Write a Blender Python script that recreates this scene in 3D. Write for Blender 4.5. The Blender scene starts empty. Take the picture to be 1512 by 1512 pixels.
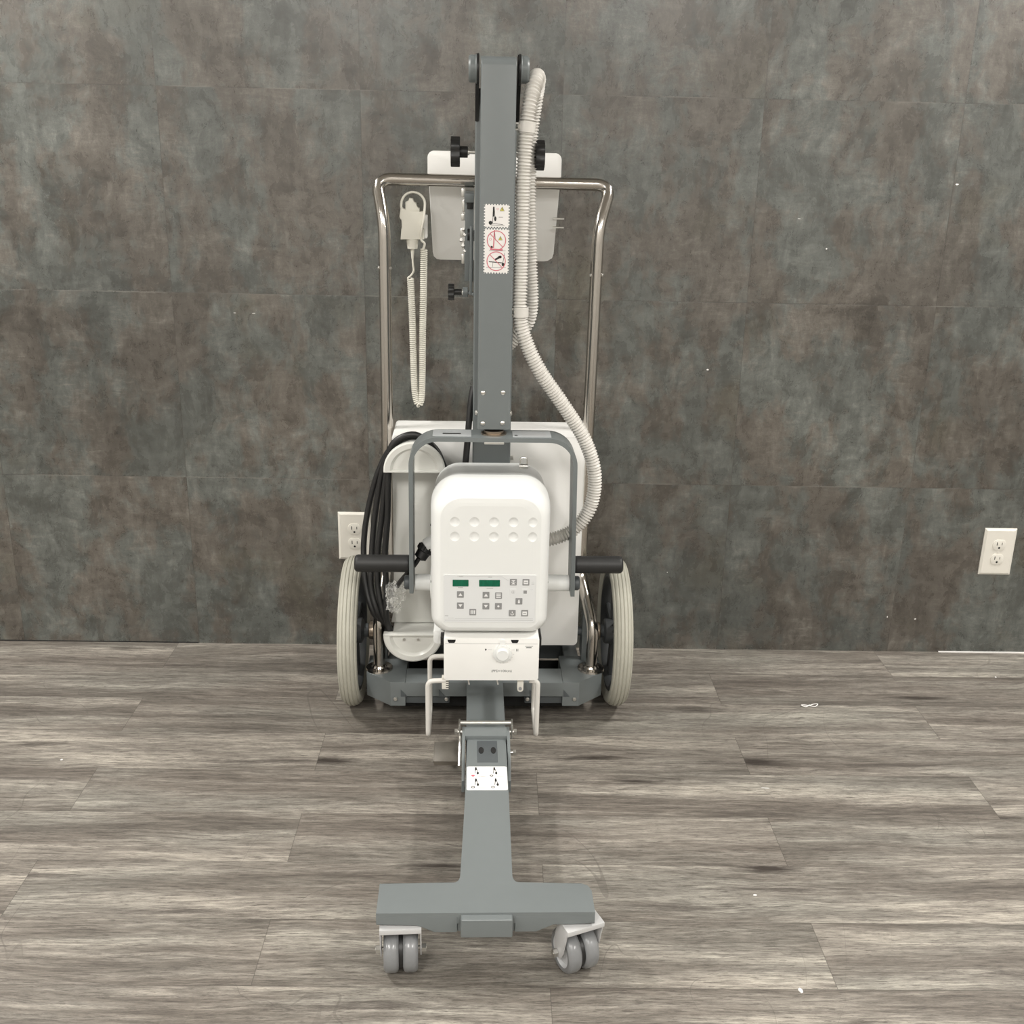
import bpy, bmesh, math, random
from mathutils import Vector, Matrix
random.seed(7)
PI = math.pi
SC = bpy.context.scene
COL = SC.collection

# ------------------------------------------------------------------ materials
class NT:
    def __init__(s, name):
        s.m = bpy.data.materials.new(name); s.m.use_nodes = True
        s.t = s.m.node_tree; s.b = s.t.nodes['Principled BSDF']
    def n(s, typ, ins=None, **kw):
        nd = s.t.nodes.new(typ)
        for k, v in kw.items(): setattr(nd, k, v)
        for k, v in (ins or {}).items(): s.set(nd.inputs[k], v)
        return nd
    def set(s, sock, v):
        if hasattr(v, 'is_output') or isinstance(v, bpy.types.NodeSocket): s.t.links.new(v, sock)
        else: sock.default_value = v
    def math(s, op, a, b=0.0, c=0.0, clamp=False):
        nd = s.n('ShaderNodeMath', {0: a, 1: b, 2: c}, operation=op, use_clamp=clamp); return nd.outputs[0]
    def mix(s, f, a, b, mode='MIX'):
        nd = s.n('ShaderNodeMix', data_type='RGBA', blend_type=mode, clamp_factor=True)
        s.set(nd.inputs[0], f); s.set(nd.inputs[6], a); s.set(nd.inputs[7], b); return nd.outputs[2]
    def ramp(s, f, stops):
        nd = s.n('ShaderNodeValToRGB', {0: f}); e = nd.color_ramp.elements
        while len(e) < len(stops): e.new(0.5)
        for i, (p, c) in enumerate(stops):
            e[i].position = p; e[i].color = c if len(c) == 4 else (*c, 1)
        return nd.outputs[0]
    def noise(s, vec, scale=1.0, detail=4.0, rough=.5, dist=0.0):
        return s.n('ShaderNodeTexNoise', {'Vector': vec, 'Scale': scale, 'Detail': detail, 'Roughness': rough, 'Distortion': dist}).outputs[0]
    def mapv(s, vec, scale=(1, 1, 1), loc=(0, 0, 0), rot=(0, 0, 0)):
        return s.n('ShaderNodeMapping', {'Vector': vec, 'Scale': scale, 'Location': loc, 'Rotation': rot}).outputs[0]
    def bump(s, h, strength=.2, dist=.001):
        o = s.n('ShaderNodeBump', {'Height': h, 'Strength': strength, 'Distance': dist}).outputs[0]
        s.set(s.b.inputs['Normal'], o)

def srgb(r, g, b):
    f = lambda c: (c/255/12.92) if c/255 <= .04045 else ((c/255+.055)/1.055)**2.4
    return (f(r), f(g), f(b), 1)

def mat(name, col, rough=.5, metal=0.0, spec=.5, var=.06, nscale=40, bump=0.0, bscale=300, coat=0.0):
    """plain paint / plastic / metal with a little procedural unevenness"""
    k = NT(name)
    tc = k.n('ShaderNodeTexCoord').outputs['Object']
    nz = k.noise(tc, nscale, 5, .6)
    lo = tuple(c*(1-var) for c in col[:3]) + (1,); hi = tuple(min(1, c*(1+var)) for c in col[:3]) + (1,)
    k.set(k.b.inputs['Base Color'], k.mix(nz, lo, hi))
    k.set(k.b.inputs['Roughness'], k.math('ADD', k.math('MULTIPLY', nz, .12), rough-.06, clamp=True))
    k.b.inputs['Metallic'].default_value = metal
    k.b.inputs['Specular IOR Level'].default_value = spec
    k.b.inputs['Coat Weight'].default_value = coat
    if bump: k.bump(k.noise(tc, bscale, 3, .6), bump, .0006)
    return k.m

GREY = mat('grey_powder_paint', (.155, .172, .174, 1), .38, bump=.08, bscale=900, var=.04)
GREYD = mat('dark_grey_paint', (.075, .085, .09, 1), .45, var=.05)
WHITE = mat('white_paint', (.87, .865, .84, 1), .35, var=.015, nscale=6)
WPLAST = mat('white_plastic', (.79, .80, .785, 1), .38, var=.015, nscale=5)
WMETAL = mat('white_cable_reel_plastic', (.74, .74, .70, 1), .32, var=.02, nscale=8)
PANEL = mat('membrane_panel', (.72, .73, .73, 1), .3, var=.01)
IVORY = mat('ivory_plastic', (.72, .695, .63, 1), .35, var=.015)
BLACK = mat('black_rubber', (.018, .018, .018, 1), .5, var=.2, bump=.1)
BLACKP = mat('black_plastic', (.013, .013, .013, 1), .38, var=.1)
HOLE = mat('dark_slot', (.006, .006, .006, 1), .8)
CABLE = mat('black_cable_jacket', (.014, .014, .014, 1), .42, var=.1)
CHROME = mat('polished_steel', (.50, .47, .43, 1), .17, metal=1, var=.03)
DULL = mat('dull_zinc_steel', (.33, .31, .28, 1), .42, metal=1, var=.3, nscale=30)
CASTM = mat('silver_painted_steel', (.52, .52, .52, 1), .35, var=.05)
ZINC = mat('zinc_plated_steel', (.66, .65, .62, 1), .3, metal=1, var=.08, nscale=120)
BRASS = mat('bronze_bushing', (.36, .30, .24, 1), .35, metal=1, var=.1)
TIRE = mat('beige_rubber_tire', (.42, .41, .35, 1), .6, var=.10, nscale=25)
CASTR = mat('grey_caster_rubber', (.20, .205, .21, 1), .3, var=.15, nscale=60, coat=.2)
HUBG = mat('dark_wheel_hub_plastic', (.045, .048, .05, 1), .4)
HUBL = mat('light_caster_hub', (.55, .56, .57, 1), .4)
HOSE = mat('grey_white_hose_plastic', (.66, .64, .60, 1), .4, var=.03)
CORD = mat('cream_cord', (.72, .70, .62, 1), .42, var=.02)
BTN = mat('button_grey', (.26, .26, .26, 1), .4)
ICON = mat('icon_white', (.78, .78, .78, 1), .4)
INKL = mat('faint_print_grey', (.45, .45, .45, 1), .5)
INK = mat('black_ink', (.015, .015, .015, 1), .5)
PINK = mat('red_ink', (.60, .16, .20, 1), .5)
YEL = mat('yellow_ink', (.62, .55, .12, 1), .5)
STICK = mat('white_sticker', (.82, .80, .78, 1), .4, var=.01)
LABG = mat('silver_label', (.42, .44, .45, 1), .3, var=.04)
CEIL = mat('ceiling_paint', (.72, .71, .69, 1), .9)
SIDEW = mat('side_wall_paint', (.50, .49, .47, 1), .9)
def display_mat():
    k = NT('green_display')
    tc = k.n('ShaderNodeTexCoord').outputs['Object']
    f = k.noise(k.mapv(tc, (300, 1, 120)), 1, 2)
    k.set(k.b.inputs['Base Color'], k.ramp(f, [(0.3, (.0, .028, .016)), (.75, (.0, .075, .038))]))
    k.b.inputs['Roughness'].default_value = .25
    k.set(k.b.inputs['Emission Color'], (.0, .22, .10, 1)); k.b.inputs['Emission Strength'].default_value = .25
    return k.m
GREEN = display_mat()
def clear_mat():
    k = NT('clear_plastic_film')
    k.b.inputs['Base Color'].default_value = (.95, .95, .93, 1)
    k.b.inputs['Roughness'].default_value = .12
    tr = k.n('ShaderNodeBsdfTransparent', {0: (.93, .93, .92, 1)})
    tc = k.n('ShaderNodeTexCoord').outputs['Object']
    nz = k.noise(tc, 45, 3, .6, 1.5)
    lw = k.n('ShaderNodeLayerWeight', {0: .35}).outputs[1]
    f = k.math('ADD', k.math('MULTIPLY', k.math('SUBTRACT', nz, .5), .8), k.math('MULTIPLY', lw, .55), clamp=True)
    mx = k.n('ShaderNodeMixShader', {0: k.math('ADD', f, .06, clamp=True), 1: tr.outputs[0], 2: k.b.outputs[0]})
    k.t.links.new(mx.outputs[0], k.t.nodes['Material Output'].inputs[0])
    k.bump(nz, .5, .003)
    return k.m
CLEAR = clear_mat()

TS = .457
def wall_mat():
    k = NT('stone_look_wall_tile')
    tc = k.n('ShaderNodeTexCoord').outputs['Object']
    sp = k.n('ShaderNodeSeparateXYZ', {0: tc}); x, z = sp.outputs[0], sp.outputs[2]
    tx = k.math('FLOOR', k.math('DIVIDE', k.math('ADD', x, .766), TS))
    tz = k.math('FLOOR', k.math('DIVIDE', z, TS))
    cell = k.n('ShaderNodeCombineXYZ', {0: tx, 1: tz, 2: 3.0}).outputs[0]
    wn = k.n('ShaderNodeTexWhiteNoise', {0: cell}, noise_dimensions='3D').outputs[1]
    off = k.n('ShaderNodeVectorMath', {0: wn, 1: (.22, .22, .22)}, operation='MULTIPLY').outputs[0]
    v = k.n('ShaderNodeVectorMath', {0: tc, 1: off}, operation='ADD').outputs[0]
    warp = k.n('ShaderNodeTexNoise', {'Vector': v, 'Scale': 9.0, 'Detail': 4.0}).outputs[1]
    w2 = k.n('ShaderNodeVectorMath', {0: warp, 1: (.07, .07, .07)}, operation='MULTIPLY').outputs[0]
    v2 = k.n('ShaderNodeVectorMath', {0: v, 1: w2}, operation='ADD').outputs[0]
    big = k.noise(k.mapv(v2, (6.0, 1, 4.0)), 1, 8, .70)
    big2 = k.noise(k.mapv(v2, (3.0, 1, 2.6), (9, 4, 2)), 1.2, 6, .6)
    blot = k.noise(k.mapv(v2, (13, 1, 9), (3, 1, 5)), 1, 9, .72)
    fine_v = k.noise(k.mapv(v, (90, 1, 24), (1, 5, 2)), 1, 6, .78)
    fine_h = k.noise(k.mapv(v, (20, 1, 120), (7, 2, 8)), 1, 5, .72)
    grain = k.noise(v, 420, 2, .7)
    mid_v = k.noise(k.mapv(v2, (52, 1, 17), (2, 5, 9)), 1, 7, .78)
    mid_h = k.noise(k.mapv(v2, (16, 1, 60), (5, 5, 1)), 1, 7, .78)
    tn_ = k.math('ADD', k.math('ADD', k.math('MULTIPLY', blot, .46), k.math('MULTIPLY', mid_v, .28)), k.math('MULTIPLY', mid_h, .26))
    brown = k.ramp(tn_, [(.40, (.062, .052, .043)), (.49, (.128, .111, .096)), (.55, (.176, .157, .139)), (.64, (.290, .266, .240))])
    blue = k.ramp(tn_, [(.40, (.068, .072, .066)), (.49, (.124, .133, .126)), (.55, (.176, .187, .178)), (.64, (.290, .298, .282))])
    c = k.mix(k.ramp(big, [(.46, (0, 0, 0)), (.54, (1, 1, 1))]), brown, blue)
    olive = k.ramp(tn_, [(.38, (.072, .065, .045)), (.52, (.136, .125, .096)), (.66, (.24, .225, .185))])
    c = k.mix(k.math('MULTIPLY', k.ramp(big2, [(.57, (0, 0, 0)), (.68, (1, 1, 1))]), .6), c, olive)
    c = k.mix(1.0, c, k.ramp(k.noise(k.mapv(v2, (1.9, 1, 1.7), (4, 1, 3)), 1, 3), [(.3, (.78, .78, .78)), (.7, (1.22, 1.22, 1.22))]), 'MULTIPLY')
    scuff = k.math('MULTIPLY', k.ramp(fine_h, [(.52, (0, 0, 0)), (.66, (1, 1, 1))]), k.ramp(blot, [(.50, (0, 0, 0)), (.60, (1, 1, 1))]))
    c = k.mix(k.math('MULTIPLY', scuff, .5), c, (.29, .275, .25, 1))
    dk = k.math('MULTIPLY', k.ramp(fine_v, [(.50, (0, 0, 0)), (.64, (1, 1, 1))]), k.ramp(blot, [(.40, (1, 1, 1)), (.54, (0, 0, 0))]))
    c = k.mix(k.math('MULTIPLY', dk, .45), c, (.05, .044, .038, 1))
    c = k.mix(1.0, c, k.ramp(fine_v, [(.28, (.80, .80, .80)), (.72, (1.22, 1.22, 1.22))]), 'MULTIPLY')
    c = k.mix(1.0, c, k.ramp(grain, [(.2, (.76, .76, .76)), (.8, (1.24, 1.24, 1.24))]), 'MULTIPLY')
    lx = k.math('PINGPONG', k.math('ADD', x, .766), TS/2); lz = k.math('PINGPONG', z, TS/2)
    jn = k.noise(tc, 5, 2)
    fx = k.math('MULTIPLY', k.math('LESS_THAN', lx, .0009), k.math('MULTIPLY', jn, .9))
    fz = k.math('LESS_THAN', lz, .0011)
    c = k.mix(fx, c, (.05, .044, .038, 1))
    c = k.mix(k.math('MULTIPLY', fz, .5), c, k.ramp(jn, [(.44, (.05, .045, .04)), (.56, (.30, .28, .26))]))
    c = k.mix(1.0, c, (.64, .645, .62, 1), 'MULTIPLY')
    k.set(k.b.inputs['Base Color'], c)
    k.set(k.b.inputs['Roughness'], k.math('ADD', k.math('MULTIPLY', blot, .16), .20))
    k.b.inputs['Specular IOR Level'].default_value = 1.0
    h = k.math('SUBTRACT', k.math('MULTIPLY', fine_v, .3), k.math('MULTIPLY', k.math('MAXIMUM', fz, fx), 1.0))
    k.bump(h, .25, .001)
    return k.m

PW, PL = .155, .923
def floor_mat():
    k = NT('grey_brown_wood_plank')
    uv = k.n('ShaderNodeUVMap', uv_map='plank').outputs[0]
    rnd = k.n('ShaderNodeAttribute', attribute_name='tone').outputs['Fac']
    sp = k.n('ShaderNodeSeparateXYZ', {0: uv}); u, w = sp.outputs[0], sp.outputs[1]
    base = k.n('ShaderNodeCombineXYZ', {0: k.math('ADD', u, k.math('MULTIPLY', rnd, 61.0)), 1: k.math('ADD', w, k.math('MULTIPLY', rnd, 17.0)), 2: k.math('MULTIPLY', rnd, 9.0)}).outputs[0]
    wp = k.n('ShaderNodeTexNoise', {'Vector': k.mapv(base, (3.0, 9, 1)), 'Scale': 1.0, 'Detail': 2.0}).outputs[0]
    wv = k.n('ShaderNodeCombineXYZ', {0: 0.0, 1: k.math('MULTIPLY', k.math('SUBTRACT', wp, .5), .035), 2: 0.0}).outputs[0]
    v = k.n('ShaderNodeVectorMath', {0: base, 1: wv}, operation='ADD').outputs[0]
    band = k.noise(k.mapv(v, (1.5, 19, 1)), 1, 5, .65)
    streak = k.noise(k.mapv(v, (5.5, 90, 1)), 1, 9, .8)
    fine = k.noise(k.mapv(v, (20, 250, 1)), 1, 7, .85)
    pores = k.noise(k.mapv(v, (26, 300, 1), (3, 3, 3)), 1, 4, .8)
    f = k.math('ADD', k.math('MULTIPLY', band, .60), k.math('MULTIPLY', streak, .40))
    f = k.math('ADD', f, k.math('MULTIPLY', k.math('SUBTRACT', rnd, .5), .045))
    c = k.ramp(f, [(.36, (.092, .079, .068)), (.46, (.160, .142, .122)), (.53, (.232, .211, .184)), (.63, (.400, .368, .318))])
    warm = k.noise(k.mapv(v, (1.6, 8, 1), (4, 7, 1)), 1, 3)
    c = k.mix(k.math('MULTIPLY', k.ramp(warm, [(.45, (0, 0, 0)), (.65, (1, 1, 1))]), .35), c, k.mix(1.0, c, (.90, 1.0, 1.02, 1), 'MULTIPLY'))
    c = k.mix(1.0, c, k.ramp(fine, [(.34, (.42, .41, .40)), (.5, (.97, .965, .96)), (.66, (1.50, 1.49, 1.47))]), 'MULTIPLY')
    c = k.mix(k.math('MULTIPLY', k.ramp(pores, [(.55, (0, 0, 0)), (.62, (1, 1, 1))]), .70), c, (.07, .060, .052, 1))
    # knots and cathedral grain
    vk = k.n('ShaderNodeTexVoronoi', {'Vector': k.mapv(v, (1.3, 6.5, 1)), 'Scale': 1.0, 'Randomness': 1.0}, voronoi_dimensions='2D')
    vt = k.n('ShaderNodeTexVoronoi', {'Vector': k.mapv(v, (1.1, 19, 1), (.3, .7, 0)), 'Scale': 1.0, 'Randomness': 1.0}, voronoi_dimensions='2D')
    tail = k.ramp(k.math('ADD', vt.outputs['Distance'], k.math('MULTIPLY', k.math('SUBTRACT', fine, .5), .5)), [(.0, (1, 1, 1)), (.20, (0, 0, 0))])
    tail = k.math('MULTIPLY', tail, k.math('GREATER_THAN', k.n('ShaderNodeSeparateXYZ', {0: vt.outputs['Color']}).outputs[1], .72))
    c = k.mix(k.math('MULTIPLY', tail, .80), c, (.060, .050, .044, 1))
    kd = vk.outputs['Distance']
    knot = k.ramp(k.math('ADD', kd, k.math('MULTIPLY', k.math('SUBTRACT', streak, .5), .35)), [(.01, (1, 1, 1)), (.11, (0, 0, 0))])
    kc = k.n('ShaderNodeSeparateXYZ', {0: vk.outputs['Color']}).outputs[0]
    knot = k.math('MULTIPLY', knot, k.math('GREATER_THAN', kc, .60))
    c = k.mix(k.math('MULTIPLY', knot, .92), c, (.030, .023, .019, 1))
    # scuffs and scratches worn into the boards
    wc = k.n('ShaderNodeTexCoord').outputs['Object']
    def scratch(scale, loc, th):
        a = k.noise(k.mapv(wc, (scale, scale*.55, 1), loc), 1, 1.5, .4, .6)
        b = k.noise(k.mapv(wc, (2.3, 2.0, 1), (loc[1], loc[0], 2)), 1, 2)
        line = k.math('LESS_THAN', k.math('ABSOLUTE', k.math('SUBTRACT', a, .5)), th)
        return k.math('MULTIPLY', line, k.ramp(b, [(.50, (0, 0, 0)), (.62, (1, 1, 1))]))
    s1 = scratch(3.2, (5, 1, 0), .0013); s2 = scratch(5.5, (2, 9, 4), .0020)
    c = k.mix(k.math('MULTIPLY', k.math('MAXIMUM', s1, s2), .40), c, (.085, .075, .066, 1))
    e = k.math('MINIMUM', k.math('PINGPONG', w, PW/2), k.math('PINGPONG', u, PL/2))
    j = k.math('LESS_THAN', e, .0007)
    c = k.mix(k.math('MULTIPLY', j, .55), c, (.06, .052, .045, 1))
    k.set(k.b.inputs['Base Color'], c)
    k.set(k.b.inputs['Roughness'], k.math('ADD', k.math('MULTIPLY', streak, .25), .36))
    k.b.inputs['Specular IOR Level'].default_value = .4
    k.bump(k.math('SUBTRACT', fine, k.math('MULTIPLY', j, 2.0)), .22, .0006)
    return k.m

# ------------------------------------------------------------------ mesh helpers
def obj(name, bm, mats, parent=None, smooth=35, loc=None):
    bmesh.ops.recalc_face_normals(bm, faces=bm.faces[:]) if smooth is not None else None
    me = bpy.data.meshes.new(name); 
    if loc is not None:
        bmesh.ops.translate(bm, verts=bm.verts[:], vec=-Vector(loc))
    bm.to_mesh(me); bm.free()
    for m in (mats if isinstance(mats, (list, tuple)) else [mats]): me.materials.append(m)
    if smooth:
        me.shade_smooth(); me.set_sharp_from_angle(angle=math.radians(smooth))
    o = bpy.data.objects.new(name, me); COL.objects.link(o)
    if loc is not None: o.location = loc
    if parent: o.parent = parent
    return o
def B(): return bmesh.new()
def box(bm, x0, x1, y0, y1, z0, z1, bev=0.0, seg=2, mi=0, mx=None):
    r = bmesh.ops.create_cube(bm, size=1.0); vs = r['verts']
    for v in vs:
        v.co = Vector(((x0+x1)/2 + v.co.x*(x1-x0), (y0+y1)/2 + v.co.y*(y1-y0), (z0+z1)/2 + v.co.z*(z1-z0)))
    if mx is not None: bmesh.ops.transform(bm, matrix=mx, verts=vs)
    fs = set(f for v in vs for f in v.link_faces)
    for f in fs: f.material_index = mi
    if bev:
        es = list(set(e for v in vs for e in v.link_edges))
        bmesh.ops.bevel(bm, geom=es, offset=bev, segments=seg, profile=.6, affect='EDGES')
def catmull(pts, n=8, closed=False):
    P = [Vector(p) for p in pts]; out = []; L = len(P)
    rng = L if closed else L-1
    for i in range(rng):
        if closed: p0, p1, p2, p3 = P[(i-1) % L], P[i], P[(i+1) % L], P[(i+2) % L]
        else: p0, p1, p2, p3 = P[max(i-1, 0)], P[i], P[i+1], P[min(i+2, L-1)]
        for j in range(n):
            t = j/n
            out.append(.5*((2*p1)+(-p0+p2)*t+(2*p0-5*p1+4*p2-p3)*t*t+(-p0+3*p1-3*p2+p3)*t**3))
    if not closed: out.append(P[-1])
    return out
def fillet(pts, r, n=6):
    """polyline with rounded corners"""
    P = [Vector(p) for p in pts]; out = [P[0]]
    for i in range(1, len(P)-1):
        a, b, c = P[i-1], P[i], P[i+1]
        d1 = (a-b); d2 = (c-b); rr = min(r, d1.length*.49, d2.length*.49)
        s = b + d1.normalized()*rr; e = b + d2.normalized()*rr
        for k in range(n+1):
            t = k/n; out.append((1-t)**2*s + 2*t*(1-t)*b + t*t*e)
    out.append(P[-1]); return out
def resample(pts, step):
    P = [Vector(p) for p in pts]; out = [P[0]]; acc = 0
    for a, b in zip(P, P[1:]):
        L = (b-a).length
        if L == 0: continue
        d = step-acc
        while d <= L: out.append(a+(b-a)*(d/L)); d += step
        acc = L-(d-step)
    return out
def frames(P, closed=False):
    T = []
    n = len(P)
    for i in range(n):
        a = P[i-1] if (i or closed) else P[i]; b = P[(i+1) % n] if (i < n-1 or closed) else P[i]
        T.append((b-a).normalized())
    up = Vector((0, 0, 1)) if abs(T[0].z) < .9 else Vector((0, 1, 0))
    N = (up - T[0]*up.dot(T[0])).normalized(); out = []
    for i in range(n):
        N = (N - T[i]*N.dot(T[i])).normalized()
        out.append((T[i], N, T[i].cross(N)))
    return out
def tube(bm, pts, r, seg=10, closed=False, caps=True, mi=0, rf=None):
    P = [Vector(p) for p in pts]; F = frames(P, closed); rings = []
    for i, (p, (t, n, b)) in enumerate(zip(P, F)):
        rr = rf(i) if rf else (r[i] if isinstance(r, (list, tuple)) else r)
        rings.append([bm.verts.new(p + (n*math.cos(a)+b*math.sin(a))*rr) for a in [2*PI*k/seg for k in range(seg)]])
    L = len(rings)
    for i in range(L if closed else L-1):
        A, Bq = rings[i], rings[(i+1) % L]
        for k in range(seg):
            f = bm.faces.new((A[k], A[(k+1) % seg], Bq[(k+1) % seg], Bq[k])); f.material_index = mi
    if caps and not closed:
        bm.faces.new(rings[0][::-1]).material_index = mi; bm.faces.new(rings[-1]).material_index = mi
def cyl(bm, a, b, r, seg=20, mi=0, bev=0.0):
    a, b = Vector(a), Vector(b); d = (b-a).normalized()
    if bev: tube(bm, [a, a+d*bev*.02, a+d*bev, b-d*bev, b-d*bev*.02, b], [r-bev, r-bev*.9, r, r, r-bev*.9, r-bev], seg, mi=mi)
    else: tube(bm, [a, b], r, seg, mi=mi)
def lathe(bm, prof, M, seg=32, mi=0, closed=False):
    """prof: (radius, height) pairs turned about local Z, placed by matrix M"""
    rings = []
    for r, h in prof:
        if r < 1e-6: rings.append([bm.verts.new(M @ Vector((0, 0, h)))])
        else: rings.append([bm.verts.new(M @ Vector((r*math.cos(a), r*math.sin(a), h))) for a in [2*PI*k/seg for k in range(seg)]])
    prs = list(zip(rings, rings[1:])) + ([(rings[-1], rings[0])] if closed else [])
    for A, Bq in prs:
        for k in range(seg):
            k2 = (k+1) % seg
            vs = [A[k % len(A)], A[k2 % len(A)], Bq[k2 % len(Bq)], Bq[k % len(Bq)]]
            u = []
            for q in vs:
                if q not in u: u.append(q)
            if len(u) > 2: bm.faces.new(u).material_index = mi
def MX(loc, axis='Z'):
    R = {'Z': Matrix(), 'X': Matrix.Rotation(PI/2, 4, 'Y'), '-X': Matrix.Rotation(-PI/2, 4, 'Y'), 'Y': Matrix.Rotation(-PI/2, 4, 'X'), '-Y': Matrix.Rotation(PI/2, 4, 'X')}[axis]
    return Matrix.Translation(loc) @ R
def prism(bm, poly, f0, f1, bev=0.0, mi=0, seg=2):
    """poly: 2-D points; f0, f1 map (a, b) to the two end faces"""
    A = [bm.verts.new(f0(*p)) for p in poly]; Bq = [bm.verts.new(f1(*p)) for p in poly]; n = len(poly)
    fs = [bm.faces.new(A[::-1]), bm.faces.new(Bq)]
    for i in range(n): fs.append(bm.faces.new((A[i], A[(i+1) % n], Bq[(i+1) % n], Bq[i])))
    for f in fs: f.material_index = mi
    if bev:
        es = list(fs[0].edges)+list(fs[1].edges)
        bmesh.ops.bevel(bm, geom=es, offset=bev, segments=seg, profile=.6, affect='EDGES')
def rrect(x0, x1, z0, z1, rb, rt=None, n=6):
    rt = rb if rt is None else rt; out = []
    for cx, cz, r, a0 in ((x1-rb, z0+rb, rb, -PI/2), (x1-rt, z1-rt, rt, 0), (x0+rt, z1-rt, rt, PI/2), (x0+rb, z0+rb, rb, PI)):
        for k in range(n+1):
            a = a0+k/n*PI/2; out.append((cx+r*math.cos(a), cz+r*math.sin(a)))
    return out
class Flat:
    """thin printed shapes lying on a surface: M maps (u, v, height) to 3-D"""
    def __init__(s, bm, f, h0=.0002, dh=.00012): s.bm, s.f, s.h, s.dh = bm, f, h0, dh
    def poly(s, pts, mi=0, layer=0):
        h = s.h+layer*s.dh
        vs = [s.bm.verts.new(s.f(u, v, h)) for u, v in pts]
        s.bm.faces.new(vs).material_index = mi
    def slab(s, pts, mi=0, th=.0004):
        A = [s.bm.verts.new(s.f(u, v, 0.0)) for u, v in pts]; Bq = [s.bm.verts.new(s.f(u, v, th)) for u, v in pts]; n = len(pts)
        s.bm.faces.new(Bq).material_index = mi
        for i in range(n): s.bm.faces.new((A[i], A[(i+1) % n], Bq[(i+1) % n], Bq[i])).material_index = mi
        s.h = th+s.dh
    def rect(s, u0, u1, v0, v1, mi=0, layer=0): s.poly([(u0, v0), (u1, v0), (u1, v1), (u0, v1)], mi, layer)
    def line(s, a, b, w, mi=0, layer=0):
        a, b = Vector(a), Vector(b); d = (b-a).normalized(); n = Vector((-d.y, d.x))*w/2
        s.poly([tuple(a+n), tuple(a-n), tuple(b-n), tuple(b+n)], mi, layer)
    def disc(s, c, r, mi=0, layer=0, n=16, sy=1.0): s.poly([(c[0]+r*math.cos(2*PI*k/n), c[1]+r*sy*math.sin(2*PI*k/n)) for k in range(n)], mi, layer)
    def ring(s, c, r, w, mi=0, layer=0, n=28, a0=0, a1=2*PI):
        for k in range(n):
            p, q = a0+(a1-a0)*k/n, a0+(a1-a0)*(k+1)/n
            s.poly([(c[0]+rr*math.cos(a), c[1]+rr*math.sin(a)) for rr, a in ((r, p), (r, q), (r-w, q), (r-w, p))], mi, layer)
    def text(s, txt, u, v, size, mi=0, layer=0):
        cu = bpy.data.curves.new('t', 'FONT'); cu.body = txt; cu.size = size; cu.resolution_u = 2
        cu.align_x = 'CENTER'; cu.align_y = 'CENTER'
        o = bpy.data.objects.new('t', cu); COL.objects.link(o)
        me = bpy.data.meshes.new_from_object(o.evaluated_get(bpy.context.evaluated_depsgraph_get()))
        h = s.h+layer*s.dh; vs = [s.bm.verts.new(s.f(u+q.co.x, v+q.co.y, h)) for q in me.vertices]
        for p in me.polygons:
            try: s.bm.faces.new([vs[i] for i in p.vertices]).material_index = mi
            except ValueError: pass
        bpy.data.objects.remove(o); bpy.data.curves.remove(cu); bpy.data.meshes.remove(me)
def tag(o, label, cat, group=None):
    o['label'] = label; o['category'] = cat
    if group: o['group'] = group
    return o
def thing(name, label, cat, loc=(0, 0, 0), rz=0, group=None):
    o = bpy.data.objects.new(name, None); COL.objects.link(o); o.location = loc; o.rotation_euler = (0, 0, rz)
    o.empty_display_size = .05
    return tag(o, label, cat, group)
def struct(name, bm, m, **k):
    o = obj(name, bm, m, **k); o['kind'] = 'structure'; return o

# ------------------------------------------------------------------ room
X0, X1, YB, H = -3.2, 3.4, -4.6, 2.55
bm = B(); box(bm, X0-.1, X1+.1, 0, .1, 0, H)
w = struct('wall_back', bm, [wall_mat(), STICK], smooth=None)
# chipped spots on the tiles
bm = B()
for (x, z, a, b) in [(1.07, 1.195, .006, .0022), (.782, 1.044, .0022, .0028), (.523, .751, .0035, .0022), (1.05, .1, .0015, .003), (1.125, .095, .003, .0022), (.459, .218, .0012, .0015), (.71, 1.111, .004, .0008), (-.62, .868, .004, .0007), (-.575, .868, .005, .0007)]:
    pr = [(x+a*math.cos(t)*random.uniform(.6, 1.1), z+b*math.sin(t)*random.uniform(.6, 1.1)) for t in [2*PI*k/8 for k in range(8)]]
    prism(bm, pr, lambda p, q: Vector((p, -.0004, q)), lambda p, q: Vector((p, .0005, q)))
ch = obj('paint_chip', bm, STICK, w, smooth=None); ch['label'] = 'small white chips and specks on the tile face'
bm = B(); box(bm, X0-.1, X0, YB, 0, 0, H); struct('wall_left', bm, SIDEW, smooth=None)
bm = B(); box(bm, X1, X1+.1, YB, 0, 0, H); struct('wall_right', bm, SIDEW, smooth=None)
bm = B(); box(bm, X0-.1, X1+.1, YB-.1, YB, 0, H); struct('wall_front', bm, SIDEW, smooth=None)
bm = B(); box(bm, X0-.1, X1+.1, YB-.1, .1, H, H+.1); struct('ceiling', bm, CEIL, smooth=None)
bm = B()
uvl = bm.loops.layers.uv.new('plank'); tn = bm.verts.layers.float.new('tone')
rows = int((.01-YB)/PW)+2
for r in range(rows):
    y1 = .008-r*PW; y0 = y1-PW
    xj = (-.82 if r % 2 == 0 else -.365)
    n0 = -int((xj-X0)/PL)-1
    for n in range(n0, 9):
        a = xj+n*PL; b = a+PL
        if a > X1: break
        vs = [bm.verts.new((p, q, 0)) for p, q in ((a, y0), (b, y0), (b, y1), (a, y1))]
        t = random.random()
        for v in vs: v[tn] = t
        f = bm.faces.new(vs)
        for lp, (u, q) in zip(f.loops, ((0, 0), (PL, 0), (PL, PW), (0, PW))): lp[uvl].uv = (u, q)
struct('floor', bm, floor_mat(), smooth=None)

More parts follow.
